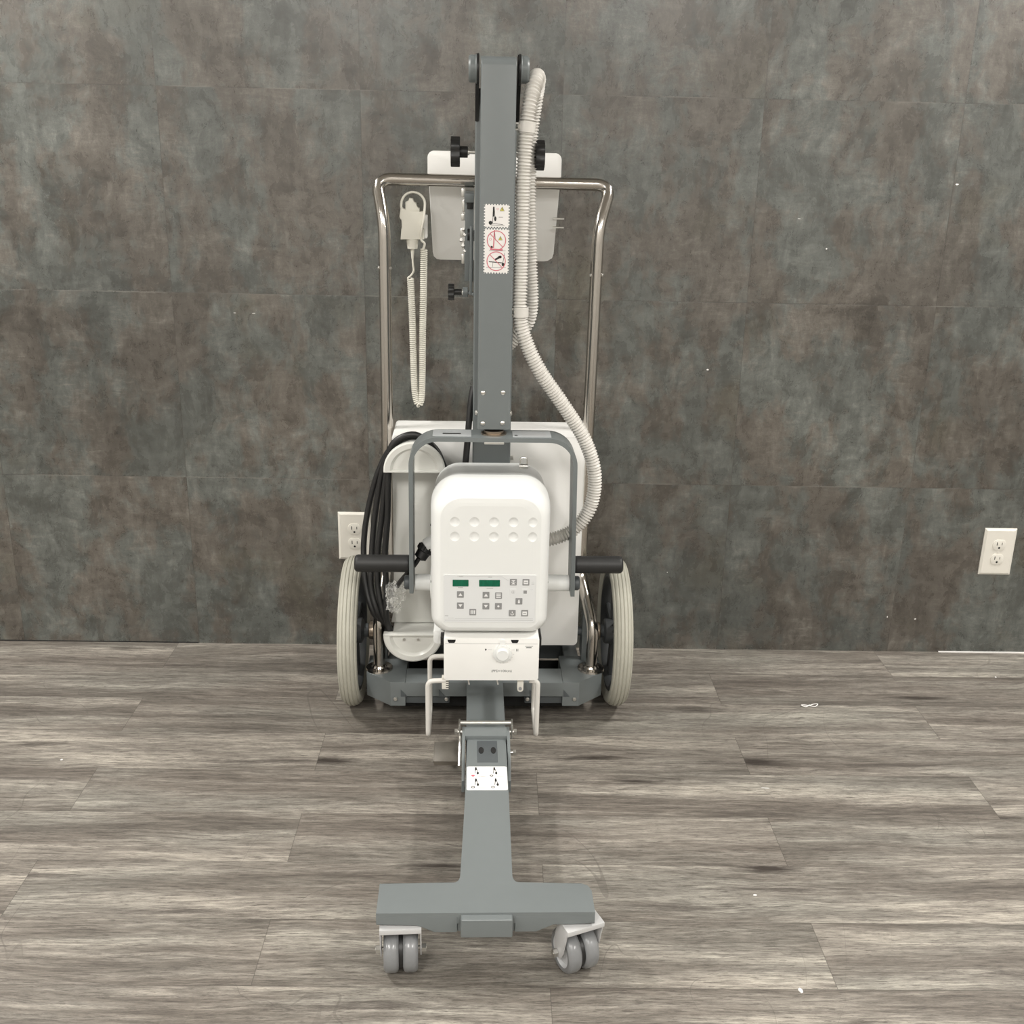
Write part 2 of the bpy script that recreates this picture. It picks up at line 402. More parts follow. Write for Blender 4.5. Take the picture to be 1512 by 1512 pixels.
bm = B(); box(bm, 1.20, 2.2, -.003, 0, 0, .0028); struct('trim_1', bm, STICK, smooth=None)
bm = B(); box(bm, -1.9, -.768, -.0012, .0, 0, .0024); struct('gap_shade_strip', bm, HOLE, smooth=None)  # thin dark strip stands in for the shaded gap below the tiles

# ------------------------------------------------------------------ wall outlets
def outlet(cx, cz, label):
    t = thing('wall_outlet', label, 'outlet', (cx, 0, cz), 0, 'duplex outlets on the tiled wall')
    bm = B(); hw, hh = .0415, .0635
    o = [(-hw, -hh), (hw, -hh), (hw, hh), (-hw, hh)]
    q = .86
    A = [bm.verts.new((x, -.0003, z)) for x, z in o]; C2 = [bm.verts.new((x, -.003, z)) for x, z in o]
    D = [bm.verts.new((x-math.copysign(.0055, x), -.0062, z-math.copysign(.0055, z))) for x, z in o]
    for P, Q in ((A, C2), (C2, D)):
        for i in range(4): bm.faces.new((P[i], P[(i+1) % 4], Q[(i+1) % 4], Q[i]))
    bm.faces.new(D[::-1]); bm.faces.new(A)
    obj('cover_plate', bm, IVORY, t, smooth=None)
    for s in (-1, 1):
        bm = B(); c = s*.0195
        pts = []
        for k in range(24):
            a = 2*PI*k/24; pts.append((.0172*math.cos(a), max(-.0142, min(.0142, .0172*math.sin(a)))+c))
        prism(bm, pts, lambda p, z: Vector((p, -.005, z)), lambda p, z: Vector((p, -.0078, z)), bev=.0008)
        F = Flat(bm, lambda u, v, h: Vector((u, -.0078-h, v)))
        F.rect(-.0075, -.0055, c-.001, c+.008, 1); F.rect(.0055, .0072, c, c+.007, 1)
        F.disc((0, c-.0075), .0027, 1)
        obj('receptacle', bm, [IVORY, HOLE], t)
    bm = B(); cyl(bm, (0, -.006, 0), (0, -.0072, 0), .0028, 12); obj('screw', bm, IVORY, t)
outlet(-.3485, .3075, 'ivory duplex wall outlet half hidden behind the coiled black power cable')
outlet(1.312, .289, 'ivory duplex wall outlet on the open tile at the right edge')

# ------------------------------------------------------------------ floor debris
bm = B()
pts = catmull([(0, 0, .002), (.012, .006, .003), (.02, .001, .006), (.012, -.006, .003), (.002, -.001, .002), (-.012, .003, .002), (-.02, -.002, .004), (-.01, -.006, .002), (.0, .0, .004)], 6)
tube(bm, pts, .0012, 6)
o = obj('plastic_tie', bm, STICK, loc=(0, 0, 0)); o.location = (.768, -.309, 0)
tag(o, 'curled white plastic tie lying on the planks right of the wheel', 'plastic scrap')
def crumb(x, y, a, b, h, rz, label):
    bm = B(); pr = [(a*math.cos(t)*random.uniform(.7, 1.1), b*math.sin(t)*random.uniform(.7, 1.1)) for t in [2*PI*k/9 for k in range(9)]]
    prism(bm, pr, lambda p, q: Vector((p, q, .0002)), lambda p, q: Vector((p*.8, q*.8, h)))
    o = obj('paper_scrap', bm, STICK, smooth=None); o.location = (x, y, 0); o.rotation_euler = (0, 0, rz); tag(o, label, 'scrap', 'white scraps on the floor')
crumb(.498, -1.235, .0035, .007, .002, .3, 'white paper scrap on the floor nearest the bottom edge, right of the casters')
crumb(.478, -1.005, .0045, .002, .0015, 0, 'small white scrap on the floor right of and behind the right caster')
crumb(1.291, -.145, .0022, .003, .0015, 0, 'tiny white crumb on the floor near the wall below the right outlet')
crumb(.578, -.663, .009, .0012, .001, -.1, 'thin white sliver on the planks midway right of the stand leg')
crumb(-.906, -.581, .003, .002, .0015, .4, 'tiny white crumb on the planks far left of the stand')

# ------------------------------------------------------------------ the mobile stand
ST = thing('mobile_xray_stand', 'grey wheeled x-ray stand with steel push handle and folded arm on the wood floor', 'x-ray stand', (-.0135, -.28, 0), math.radians(1.2))
def P_(name, bm, m, parent=ST, smooth=35, label=None):
    o = obj(name, bm, m, parent, smooth)
    if label: o['label'] = label
    return o
V = Vector
# base frame
bm = B()
front = [(-.269, .05), (-.269, -.086), (-.211, -.135), (.215, -.137), (.272, -.086), (.272, .05)]
def zmap(z): return lambda x, y: V((x, y, z))
def plate(poly, z0, z1, bev=.002, b=None):
    prism(b or bm, poly, zmap(z0), zmap(z1), bev)
# side blocks and cross member (top deck), the middle of the rear is open
plate([(-.269, .0), (-.269, -.086), (-.211, -.137), (-.178, -.137), (-.178, .0)], .050, .110)
plate([(.272, .0), (.178, .0), (.178, -.137), (.215, -.137), (.272, -.086)], .050, .110)
plate([(-.178, -.137), (.178, -.137), (.178, -.066), (-.178, -.066)], .074, .1095)
plate([(.191, .10), (.191, -.02), (.225, -.02), (.225, .10)], .06, .109)
plate([(-.191, .10), (-.225, .10), (-.225, -.02), (-.191, -.02)], .06, .109)
plate([(-.225, .085), (.225, .085), (.225, .12), (-.225, .12)], .06, .12)
plate([(-.06, .086), (-.06, -.07), (.075, -.07), (.075, .086)], .06, .109)
P_('base_frame', bm, GREY, smooth=30)
for s, xa, xb in ((-1, -.200, -.078), (1, .092, .204)):
    bm = B()
    box(bm, xa, xb, -.128, -.05, .052, .0755, .003)
    for xx in (xa+.018, xb-.018):
        pr = [(xx-.006, .0745), (xx+.008, .0745), (xx-.006, .092)]
        prism(bm, pr, lambda x, z: V((x, -.1385, z)), lambda x, z: V((x, -.136, z)))
    P_('under_bracket', bm, GREYD, smooth=30)
bm = B(); box(bm, -.185, .19, -.10, .08, .028, .06, .006); P_('battery_tray', bm, HOLE)
for x in (-.200, -.085, .098, .205):
    bm = B(); cyl(bm, (x, -.136, .069), (x, -.142, .069), .0045, 10, bev=.001); P_('bolt', bm, ZINC)
# side axle brackets
for s in (-1, 1):
    bm = B(); x = .228*s+.002
    pr = [(.03, .11), (.03, .17), (.012, .225), (-.022, .225), (-.022, .13), (-.02, .11)]
    prism(bm, pr, lambda y, z: V((x, y, z)), lambda y, z: V((x+.012*s, y, z)), .001)
    P_('axle_bracket', bm, GREY)
bm = B(); cyl(bm, (-.29, 0, .175), (.294, 0, .175), .011, 20); P_('axle', bm, GREYD)
# rear wheels
def big_wheel(s):
    xc = .306*s+.002; R = .175
    bm = B(); M = MX((xc, 0, R), 'X'); hw = .021
    prof = []
    n = 40
    for i in range(n+1):                         # grooved tread
        t = -1+2*i/n; u = t*hw
        r = R-.010*abs(t)**2.6
        g = math.cos(t*PI*5.0)
        r -= .0022*max(0, g)**3 if abs(t) < .93 else 0
        prof.append((r, u))
    prof += [(R-.018, hw+.001), (R-.033, hw-.004), (R-.036, hw-.010), (R-.036, -hw+.010), (R-.033, -hw+.004), (R-.018, -hw-.001)]
    lathe(bm, prof, M, 96, closed=True)
    hub = B()
    lathe(hub, [(.139, -.016), (.139, .016), (.130, .017), (.126, .010), (.126, -.010), (.130, -.017)], M, 72, closed=True)
    lathe(hub, [(0, -.026), (.026, -.026), (.030, -.022), (.030, .018), (.020, .024), (0, .024)], M, 28)
    for k in range(5):
        a = 2*PI*k/5+.3
        for d in (-.12, .12):
            p0 = M @ V((.022*math.cos(a+d*2), .022*math.sin(a+d*2), 0)); p1 = M @ V((.131*math.cos(a+d), .131*math.sin(a+d), 0))
            tube(hub, [p0, p1], [.0085, .0065], 8)
        pr = [(.02, -.004), (.131, -.018), (.131, .018), (.02, .004)]
        ca, sa = math.cos(a), math.sin(a)
        prism(hub, pr, lambda u, v: M @ V((u*ca-v*sa, u*sa+v*ca, -.002)), lambda u, v: M @ V((u*ca-v*sa, u*sa+v*ca, .002)))
    h = P_('rear_wheel', hub, HUBG)
    P_('tire', bm, TIRE, h, label='beige ribbed rubber tire')
    c = B(); lathe(c, [(0, .0), (.019, .0), (.021, .002), (.021, .012), (.019, .014), (0, .014)], MX((xc-s*.048, 0, R), 'X') if s > 0 else MX((xc-s*.048-.014, 0, R), 'X'), 24)
    P_('axle_collar', c, BRASS, h)
    c = B(); cyl(c, (xc-s*.040, 0, R), (xc-s*.02, 0, R), .016, 24, bev=.002); P_('bearing_housing', c, GREYD, h)
big_wheel(-1); big_wheel(1)
# chrome push handle
bm = B(); r = .0132; zt = 1.186
def hpath():
    L = [(-.241, -.068, .112), (-.241, -.066, .235), (-.225, .040, .345), (-.223, .052, .7), (-.223, .062, 1.095), (-.241, .098, zt), (.264, .104, zt-.004), (.236, .062, 1.095), (.232, .052, .7), (.226, .040, .30), (.250, -.066, .215), (.248, -.068, .112)]
    return L
P0 = fillet(hpath(), .034, 10)
tube(bm, P0, r, 22)
P_('push_handle', bm, CHROME, smooth=60)
for x in (-.241, .248):
    bm = B(); lathe(bm, [(.0135, .010), (.0155, .010), (.018, .006), (.030, .004), (.031, 0), (.0135, 0)], MX((x, -.068, .110)), 28); P_('flange', bm, CHROME)
for x, sx in ((-.223, 1), (-.223, -1), (.2355, 1), (.2355, -1)):
    bm = B(); cyl(bm, (x+sx*.0118, .055, 1.003 if x < 0 else .995), (x+sx*.0145, .053, 1.003 if x < 0 else .995), .0035, 10, bev=.0008); P_('screw', bm, ZINC)

# column
bm = B(); box(bm, -.031, .0495, -.108, -.028, .108, 1.36, .005, 3)
P_('column', bm, GREY)
pr = [(-.10, 1.33), (-.10, 1.372)] + [(-.13+.030*math.cos(a), 1.392+.030*math.sin(a)) for a in [PI*.2+PI*k/10 for k in range(0, 11)]] + [(-.13, 1.34)]
for xa, xb in ((-.0315, -.0245), (.0475, .054)):
    bm = B(); prism(bm, [(-.045, 1.34), (-.045, 1.38), (-.085, 1.418), (-.14, 1.418), (-.158, 1.40), (-.158, 1.375), (-.115, 1.33), (-.11, 1.30), (-.05, 1.30)], lambda y, z: V((xa, y, z)), lambda y, z: V((xb, y, z)), .001)
    P_('pivot_bracket', bm, BLACKP)
for s, xa, xb in ((-1, -.026, -.0445), (1, .050, .068)):
    bm = B(); lathe(bm, [(0, .0), (.026, 0), (.026, .004), (.0245, .0055), (.0245, .015), (.022, .0185), (0, .0185)], MX((xa-.004*s*0, -.15, 1.391), '-X' if s < 0 else 'X'), 36); P_('pivot_cap', bm, GREY)
    bm = B(); lathe(bm, [(0, 0), (.0275, 0), (.0275, .0035), (0, .0035)], MX((xa+.003*s, -.15, 1.391), 'X' if s < 0 else '-X'), 30); P_('washer', bm, BLACKP)
# arm folded down in front of the column
bm = B()
prof = []
yf, yb, ztp, zbt = -.200, -.132, 1.412, .712
prof = [(yb, zbt), (yf, zbt), (yf, ztp-.018)] + [(yf+.034-.034*math.cos(a), ztp-.018+.018*math.sin(a)) for a in [PI*k/12 for k in range(1, 12)]] + [(yb, ztp-.018)]
prism(bm, prof, lambda y, z: V((-.0215, y, z)), lambda y, z: V((.0440, y, z)), .0035, seg=3)
ARM = P_('swing_arm', bm, GREY)
for x, z in ((-.011, .787), (.029, .788), (-.011, .724), (.029, .725)):
    bm = B(); lathe(bm, [(0, .0032), (.0025, .0031), (.0045, .0018), (.0052, 0), (0, 0)], MX((x, -.1995, z), '-Y'), 14); P_('bolt', bm, ZINC, ARM)
for s, x in ((-1, -.0215), (1, .044)):
    bm = B(); lathe(bm, [(0, .005), (.004, .005), (.0065, .002), (.0065, 0), (0, 0)], MX((x, -.165, .738), '-X' if s < 0 else 'X'), 14); P_('bolt', bm, ZINC, ARM)
# pictogram sticker on the arm
bm = B(); F = Flat(bm, lambda u, v, h: V((.0112+u, -.2002-h, v)), .0002)
def stamp(z0, z1, hw=.0245, step=.0056):
    out = []
    def edge(a, b, n):
        a, b = V(a), V(b); d = (b-a); nn = V((d.y, -d.x)).normalized()
        for k in range(n):
            out.append(tuple(a+d*(k/n))); out.append(tuple(a+d*((k+.45)/n))); out.append(tuple(a+d*((k+.5)/n)-nn*.0022)); out.append(tuple(a+d*((k+.95)/n)-nn*.0022))
    nv = round((z1-z0)/step); nh = round(2*hw/step)
    edge((-hw, z0), (hw, z0), nh); edge((hw, z0), (hw, z1), nv); edge((hw, z1), (-hw, z1), nh); edge((-hw, z1), (-hw, z0), nv)
    return out
F.slab(stamp(1.107, 1.151), 0, .0004); F.h = .0004
F.slab(stamp(1.0215, 1.1062), 0, .0004); F.h = .0005
def tri(c, s, L=1):
    F.poly([(c[0]-s, c[1]-s*.85), (c[0]+s, c[1]-s*.85), (c[0], c[1]+s)], 1, L+1)
    F.poly([(c[0]-s*.82, c[1]-s*.72), (c[0]+s*.82, c[1]-s*.72), (c[0], c[1]+s*.75)], 3, L+2)
    F.line((c[0], c[1]-s*.45), (c[0], c[1]+s*.35), s*.2, 1, L+3)
F.line((-.006, 1.146), (-.008, 1.115), .0009, 1, 1); F.line((-.006, 1.146), (-.0065, 1.128), .003, 1, 1); F.line((-.0052, 1.146), (-.003, 1.122), .001, 1, 1)
F.disc((-.0028, 1.124), .0022, 1, 1, sy=2); F.disc((-.0118, 1.1165), .0036, 1, 1); F.line((-.009, 1.1155), (.012, 1.1135), .0008, 1, 1); F.line((-.012, 1.1125), (.015, 1.1118), .0006, 1, 1)
F.ring((.0015, 1.142), .002, .0005, 2, 1); F.line((.0035, 1.127), (.0115, 1.127), .0009, 1, 1)
tri((.010, 1.142), .0045)
for cz, kind in ((1.084, 0), (1.045, 1)):
    F.ring((0, cz), .0185, .0016, 2, 4); F.line((-.013, cz+.013), (.013, cz-.013), .0013, 2, 5)
    if kind == 0:
        F.line((-.004, cz+.019), (-.0055, cz-.014), .0022, 2, 1); F.line((-.0035, cz+.015), (-.002, cz), .0008, 1, 1); F.disc((-.009, cz-.0125), .0022, 1, 2, sy=1.1)
        F.line((-.012, cz-.0165), (.012, cz-.0175), .0028, 2, 1); F.line((-.014, cz-.0192), (.018, cz-.0192), .0006, 1, 2); tri((.0075, cz+.004), .0042); F.ring((-.0115, cz+.002), .0022, .0006, 2, 1)
    else:
        F.line((-.014, cz-.001), (.013, cz-.003), .0016, 1, 1); F.line((-.002, cz+.003), (.010, cz+.0095), .0035, 1, 2); F.disc((.007, cz+.008), .0036, 1, 2, sy=.7)
        F.disc((.0135, cz-.006), .0028, 1, 2, sy=1.2); F.line((.013, cz-.002), (.0165, cz+.016), .0008, 1, 2); F.line((-.006, cz-.001), (-.007, cz-.011), .0006, 1, 2); F.line((-.019, cz-.0115), (.019, cz-.0115), .0006, 1, 2)
P_('warning_label', bm, [STICK, INK, PINK, YEL], ARM, smooth=None, label='white scalloped sticker with three pictograms')

# yoke
bm = B(); yA, yB = -.225, -.155; zt = .700; th = .0085
def yokepath(off):
    R = .058-off; xl, xr = -.160+off, .182-off; zt2 = zt-off
    pts = [(xl-.001, .362)]
    pts += [(xl+R-R*math.cos(a), zt2-R+R*math.sin(a)) for a in [PI/2*k/12 for k in range(13)]]
    pts += [(xr-R+R*math.sin(a), zt2-R+R*math.cos(a)) for a in [PI/2*k/12 for k in range(13)]]
    pts += [(xr+.005, .357)]
    return pts
o1, o2 = yokepath(0), yokepath(th)
prism(bm, o1+o2[::-1], lambda x, z: V((x, yA, z)), lambda x, z: V((x, yB, z)), .0012)
YK = P_('yoke', bm, GREY)
bm = B(); lathe(bm, [(0, .0), (.026, 0), (.026, .003), (.020, .004), (.020, .008), (0, .008)], MX((.012, -.186, zt-.0002)), 32); P_('swivel_ring', bm, BRASS, YK)
bm = B(); lathe(bm, [(0, .0), (.017, 0), (.017, .012), (0, .012)], MX((.012, -.168, zt+.0005)), 24); P_('swivel_post', bm, GREYD, YK)
bm = B(); box(bm, -.008, .032, -.2265, -.195, zt-th-.004, zt-th+.0005, .001); P_('stop_plate', bm, ZINC, YK)
bm = B(); F = Flat(bm, lambda u, v, h: V((u, v, zt+h)))
F.slab(rrect(-.112, -.034, -.214, -.160, .002), 0); F.rect(-.092, -.055, -.196, -.187, 1, 1)
P_('label_plate', bm, [LABG, INK], YK, smooth=None)
bm = B(); F = Flat(bm, lambda u, v, h: V((u, v, zt+h)))
F.slab(rrect(.050, .128, -.216, -.162, .002), 0); F.rect(.054, .060, -.205, -.198, 1, 1)
for k in range(4): F.rect(.068, .118, -.205+.011*k, -.201+.011*k, 2, 1)
P_('label_plate', bm, [LABG, INK, INKL], YK, smooth=None)
for s, xa, xb in ((-1, -.160, -.277), (1, .186, .290)):
    bm = B(); L = abs(xb-xa)
    n = 40; prof = [(0, 0), (.0165, 0), (.0185, .003)] + [(.0186+.00012*math.sin(k*2.4), .006+(L-.014)*k/n) for k in range(n+1)] + [(.0175, L-.003), (.014, L), (0, L)]
    lathe(bm, prof, MX((xa, -.19, .4165), '-X' if s < 0 else 'X'), 32)
    P_('grip', bm, BLACK, YK)
for s, x in ((-1, -.1605), (1, .1865)):
    bm = B(); lathe(bm, [(0, 0), (.0165, 0), (.0165, .002), (.0155, .003), (.0155, .010), (.013, .013), (0, .013)], MX((x, -.19, .374), '-X' if s < 0 else 'X'), 28); P_('pivot_knob', bm, GREYD, YK)

# cabinet behind the column
bm = B(); prism(bm, rrect(-.208, .219, .147, .651, .008, .006), lambda x, z: V((x, -.020, z)), lambda x, z: V((x, .12, z)), .003)
CAB = P_('control_cabinet', bm, WHITE, label='white sheet metal cabinet')
for z in (.60, .56, .50):
    bm = B(); box(bm, .0500, .060, -.027, -.019, z, z+.009, .001); P_('mounting_tab', bm, ZINC, CAB)
# cable hooks
def half(r, up, n=24, cx=0.0, cz=0.0): return [(cx+r*math.cos(a), cz+(r*math.sin(a) if up else -r*math.sin(a))*.96) for a in [PI*k/n for k in range(n+1)]]
def hook(cx, cz, up, name):
    bm = B(); s = 1 if up else -1
    prism(bm, half(.046, up, cx=cx, cz=cz), lambda x, z: V((x, -.019, z)), lambda x, z: V((x, -.094, z)))
    # flange: ring shaped rim with a scooped face
    def seg(r0, y0, r1, y1, close=False):
        a, b = half(r0, up, cx=cx, cz=cz), half(r1, up, cx=cx, cz=cz)
        A = [bm.verts.new((x, y0, z)) for x, z in a]; C = [bm.verts.new((x, y1, z)) for x, z in b]
        for i in range(len(A)-1): bm.faces.new((A[i], A[i+1], C[i+1], C[i]))
        return A, C
    rr = [(.046, -.084), (.062, -.088), (.066, -.092), (.066, -.100), (.063, -.102), (.052, -.102), (.046, -.094)]
    for (r0, y0), (r1, y1) in zip(rr, rr[1:]): seg(r0, y0, r1, y1)
    # flat closing bar along the diameter
    box(bm, cx-.066, cx+.066, -.102, -.084, cz-(.004 if up else .0), cz+(.004 if not up else .0)+.0005, .001)
    return P_(name, bm, WMETAL, CAB, smooth=40)
HX = -.155
hook(HX, .594, True, 'cable_hook'); hook(HX-.007, .2065, False, 'cable_hook')
bm = B()
prism(bm, [(-.207, .60), (-.208, .25), (-.212, .225), (-.215, .208), (-.110, .208), (-.108, .225), (-.105, .25), (-.100, .60)], lambda x, z: V((x, -.019, z)), lambda x, z: V((x, -.030, z)), .002)
P_('reel_panel', bm, WMETAL, CAB)
for x in (-.182, -.150):
    bm = B(); cyl(bm, (x, -.098, .196), (x, -.095, .196), .003, 10); P_('screw', bm, ZINC, CAB)

# laptop shelf behind the handle
bm = B()
x0, x1 = -.133, .157
pr = rrect(x0, x1, 1.178, 1.245, .003, .014)
prism(bm, pr, lambda x, z: V((x, .128, z)), lambda x, z: V((x, .142, z)), .002)
sl = rrect(-.131, .156, 0, 1, .0, .0)
o = [(-.1305, 0.0), (.1555, 0.0)]
pl = [(.1555, 0), (.1525, .9), (.150, .955), (.140, .992), (.132, 1.0), (-.108, 1.0), (-.117, .992), (-.1235, .955), (-.1255, .9), (-.1305, 0)]
def sm(t, d): return (.130+.100*t+d*.83, 1.185-(1.185-1.006)*t+d*.5)
prism(bm, pl, lambda x, t: V((x, *sm(t, 0))), lambda x, t: V((x, *sm(t, .008))), .0015)
SH = P_('tilted_shelf', bm, WHITE, label='white shelf sloping away from the viewer')
for z in (1.106, 1.087):
    bm = B(); cyl(bm, (.145, .17, z), (.170, .17, z), .0022, 10); P_('steel_pin', bm, ZINC, SH)
bm = B(); box(bm, -.0505, -.032, -.01, .03, .985, 1.163, .001)
box(bm, -.040, -.0345, -.055, -.02, .962, 1.10, .0015)
box(bm, -.052, -.032, -.02, .14, 1.145, 1.163, .001)
BR = P_('shelf_bracket', bm, GREY)
bm = B(); box(bm, -.0465, -.034, -.014, -.0095, 1.132, 1.158, .001); P_('bracket_block', bm, BLACKP, BR)
bm = B()
for z0, z1, w_ in ((1.155, 1.172, .008), (1.125, 1.150, .006), (1.108, 1.122, .008), (1.075, 1.092, .010), (1.050, 1.066, .006), (1.020, 1.040, .007)):
    box(bm, -.0505-w_, -.0505, .0, .012, z0, z1, .0015)
for k in range(5): cyl(bm, (-.0505-.004*(k % 3), .0, 1.045+.011*k), (-.0505-.004*(k % 3), -.01, 1.048+.011*k), .003, 10)
P_('latch', bm, ZINC, BR)
for z, R, xa, xb in ((1.082, .012, -.052, -.028),):
    bm = B(); cyl(bm, (xa+.007, -.03, z), (xa+.014, -.03, z), R, 20); cyl(bm, (xb-.004, -.06, z), (xb+.004, -.06, z), R*.9, 20)
    P_('pivot_boss', bm, BLACKP, BR)
def knob(x, y, z, s, R, neck, ht, name='clamp_knob'):
    """lobed hand knob; s = side it points to; neck length"""
    bm = B(); pts = []
    for k in range(48):
        a = 2*PI*k/48; rr = R*(1-.16*(.5+.5*math.cos(6*a))**1.5); pts.append((rr*math.cos(a), rr*math.sin(a)))
    prism(bm, pts, lambda a, b: V((x-ht, y+a, z+b)), lambda a, b: V((x+ht, y+a, z+b)), .0018)
    cyl(bm, (x, y, z), (x-s*neck*.62, y, z), R*.38, 20, bev=.001)
    o = P_(name, bm, BLACKP)
    bm = B(); cyl(bm, (x-s*neck*.6, y, z), (x-s*neck, y, z), .0038, 12)
    cyl(bm, (x-s*neck*.62, y, z), (x-s*neck*.70, y, z), .0062, 12); P_('knob_stem', bm, ZINC, o)
knob(-.0700, -.06, 1.2435, -1, .0290, .040, .0092)
knob(.0985, -.06, 1.240, 1, .0290, .050, .0090)
knob(-.0785, -.02, .9635, -1, .0175, .036, .0065)
bm = B(); cyl(bm, (-.054, -.02, .9635), (-.043, -.02, .9635), .0105, 20, bev=.001); cyl(bm, (-.041, -.02, .9635), (-.030, -.06, .9635), .004, 10); P_('threaded_boss', bm, GREY)

# corrugated hose, front strand over the pivot and down behind
bm = B()
hp = [(.035, -.045, .850), (.056, -.050, .874), (.082, -.058, .908), (.0885, -.066, .955), (.084, -.068, 1.03), (.078, -.068, 1.15), (.079, -.062, 1.27), (.086, -.078, 1.345), (.088, -.105, 1.376), (.083, -.140, 1.378),
      (.073, -.166, 1.340), (.066, -.172, 1.29), (.061, -.172, 1.20), (.0605, -.172, 1.10), (.060, -.172, 1.02), (.0605, -.174, .94), (.073, -.172, .888), (.104, -.168, .826), (.156, -.158, .752), (.203, -.150, .678), (.2265, -.148, .605), (.2215, -.148, .535), (.190, -.150, .484), (.150, -.155, .464), (.110, -.16, .458)]
hp = resample(catmull(hp, 16), .0013)
per = .0062; 
tube(bm, hp, .014, 20, rf=lambda i: .0132+.0021*math.cos(2*PI*i*.0013/per)+.0002*math.cos(4*PI*i*.0013/per))
P_('corrugated_hose', bm, HOSE, smooth=80, label='off-white corrugated cable hose')
for x, y, z, tx in ((.066, -.172, 1.29, .08), (.0612, -.174, .945, -.02)):
    bm = B(); lathe(bm, [(.0150, -.010), (.0165, -.009), (.0165, .009), (.0150, .010)], Matrix.Translation((x, y, z)) @ Matrix.Rotation(tx, 4, 'Y'), 28, closed=True)
    box(bm, .0435, .0500, y-.008, y+.002, z-.006, z+.008, .001)
    P_('hose_clamp', bm, HOSE)
    bm = B(); cyl(bm, (.0435, y-.006, z+.001), (.0505, y-.0105, z+.001), .0045, 10); P_('screw', bm, ZINC)

# front leg
bm = B()
box(bm, -.0395, .0420, -.395, -.10, .040, .110, .003)
P_('rear_leg_beam', bm, GREY)
bm = B()
# folding leg: tapering channel, sloping slightly, then the cross piece
tee = [(-.0375, -.400), (.0405, -.400), (.0400, -.62), (.0385, -.845), (.0395, -.853), (.043, -.858), (.048, -.860), (.150, -.862), (.160, -.868), (.1645, -.880), (.1645, -.932), (-.1755, -.932), (-.1755, -.860), (-.056, -.860), (-.052, -.8585), (-.0480, -.854), (-.0465, -.845), (-.0400, -.62)]
prism(bm, tee[::-1], zmap(.104), zmap(.1250), .0012, seg=2)
prism(bm, [(-.0370, -.402), (.0400, -.402), (.0380, -.86), (-.0460, -.86)][::-1], zmap(.055), zmap(.106), .001)
skirt = [(-.1755, .118), (-.1755, .1035), (-.112, .1035), (-.086, .089), (-.050, .089), (-.050, .118)]
skirt2 = [(.040, .118), (.040, .089), (.074, .089), (.100, .1035), (.1645, .1035), (.1645, .118)]
for q in (skirt, skirt2): prism(bm, q, lambda x, z: V((x, -.925, z)), lambda x, z: V((x, -.9325, z)), .001)
box(bm, -.050, .040, -.930, -.860, .088, .12, .002)
LEG = P_('front_leg', bm, GREY, smooth=30)
bm = B(); box(bm, -.0445, .0360, -.945, -.925, .088, .1215, .003, 3); P_('foot_plate', bm, GREY, LEG)
# recess and slots at the hinge end
bm = B(); box(bm, -.0175, .0225, -.498, -.418, .120, .1256, .0006); RC = P_('hinge_recess', bm, GREYD, LEG)
for x in (-.0095, .0145):
    bm = B(); prism(bm, [(x+.0052*math.cos(a), -.455+.012*math.sin(a)) for a in [2*PI*k/20 for k in range(20)]], zmap(.1253), zmap(.1262)); P_('slot', bm, HOLE, RC)
bm = B(); F = Flat(bm, lambda u, v, h: V((u, v, .1250+h)), .0002)
F.slab(rrect(-.0375, .0390, -.594, -.513, .004), 0); 
for i, (cx, cy) in enumerate(((-.020, -.533), (.015, -.533), (-.020, -.572), (.017, -.572))):
    F.line((cx, cy+.017), (cx-.002, cy-.005), .0010, 1, 1); F.line((cx, cy+.016), (cx-.0004, cy+.006), .0028, 1, 1); F.line((cx+.0005, cy+.016), (cx+.0035, cy), .001, 1, 1); F.disc((cx+.0035, cy-.004), .0021, 1, 2, sy=2.2)
    mi = 2 if i == 0 else 1
    F.ring((cx-.0055, cy-.0125), .0034, .0014, mi, 2)
    if i == 0: F.disc((cx-.0055, cy-.0125), .003, 2, 3); F.ring((cx-.009, cy-.004), .0022, .0005, 2, 1)
    F.line((cx-.001, cy-.014), (cx+.020, cy-.0155), .0007, 3, 1); F.line((cx+.003, cy-.0165), (cx+.017, cy-.017), .0007, 3, 1)
    F.line((cx+.006, cy+.012), (cx+.012, cy+.012), .0008, 3, 1)
P_('pictogram_label', bm, [STICK, INK, PINK, INKL], LEG, smooth=None, label='white label with four small pictograms')
# hinge
bm = B()
for s, x in ((-1, -.0445), (1, .0455)):
    prism(bm, [(-.350, .060), (-.352, .118), (-.376, .134), (-.412, .134), (-.470, .118), (-.50, .085), (-.50, .060)], lambda y, z: V((x-.003, y, z)), lambda y, z: V((x+.003, y, z)), .001)
box(bm, -.0475, .0485, -.412, -.376, .122, .1335, .002)
HG = P_('hinge_housing', bm, GREY)
bm = B(); cyl(bm, (-.0530, -.372, .140), (.0535, -.372, .140), .0048, 16)
cyl(bm, (-.062, -.384, .126), (-.0475, -.384, .126), .0035, 10); cyl(bm, (.0485, -.384, .126), (.063, -.384, .126), .0035, 10)
for x in (-.0530, .0535): box(bm, x-.0018, x+.0018, -.394, -.366, .116, .146, .001)
for x in (-.0598, .0600): lathe(bm, [(0, -.003), (.0072, -.003), (.0072, .003), (0, .003)], MX((x, -.384, .126), 'X'), 6)
P_('hinge_pin', bm, ZINC, HG)
bm = B(); cyl(bm, (.048, -.440, .112), (.060, -.440, .112), .0035, 10); lathe(bm, [(0, -.003), (.006, -.003), (.006, .003), (0, .003)], MX((.057, -.440, .112), 'X'), 6)
P_('bolt', bm, ZINC, HG)
bm = B(); tube(bm, fillet([(-.0505, -.388, .120), (-.0515, -.415, .115), (-.052, -.455, .090)], .01), .0035, 8)
P_('pedal_arm', bm, ZINC, HG)
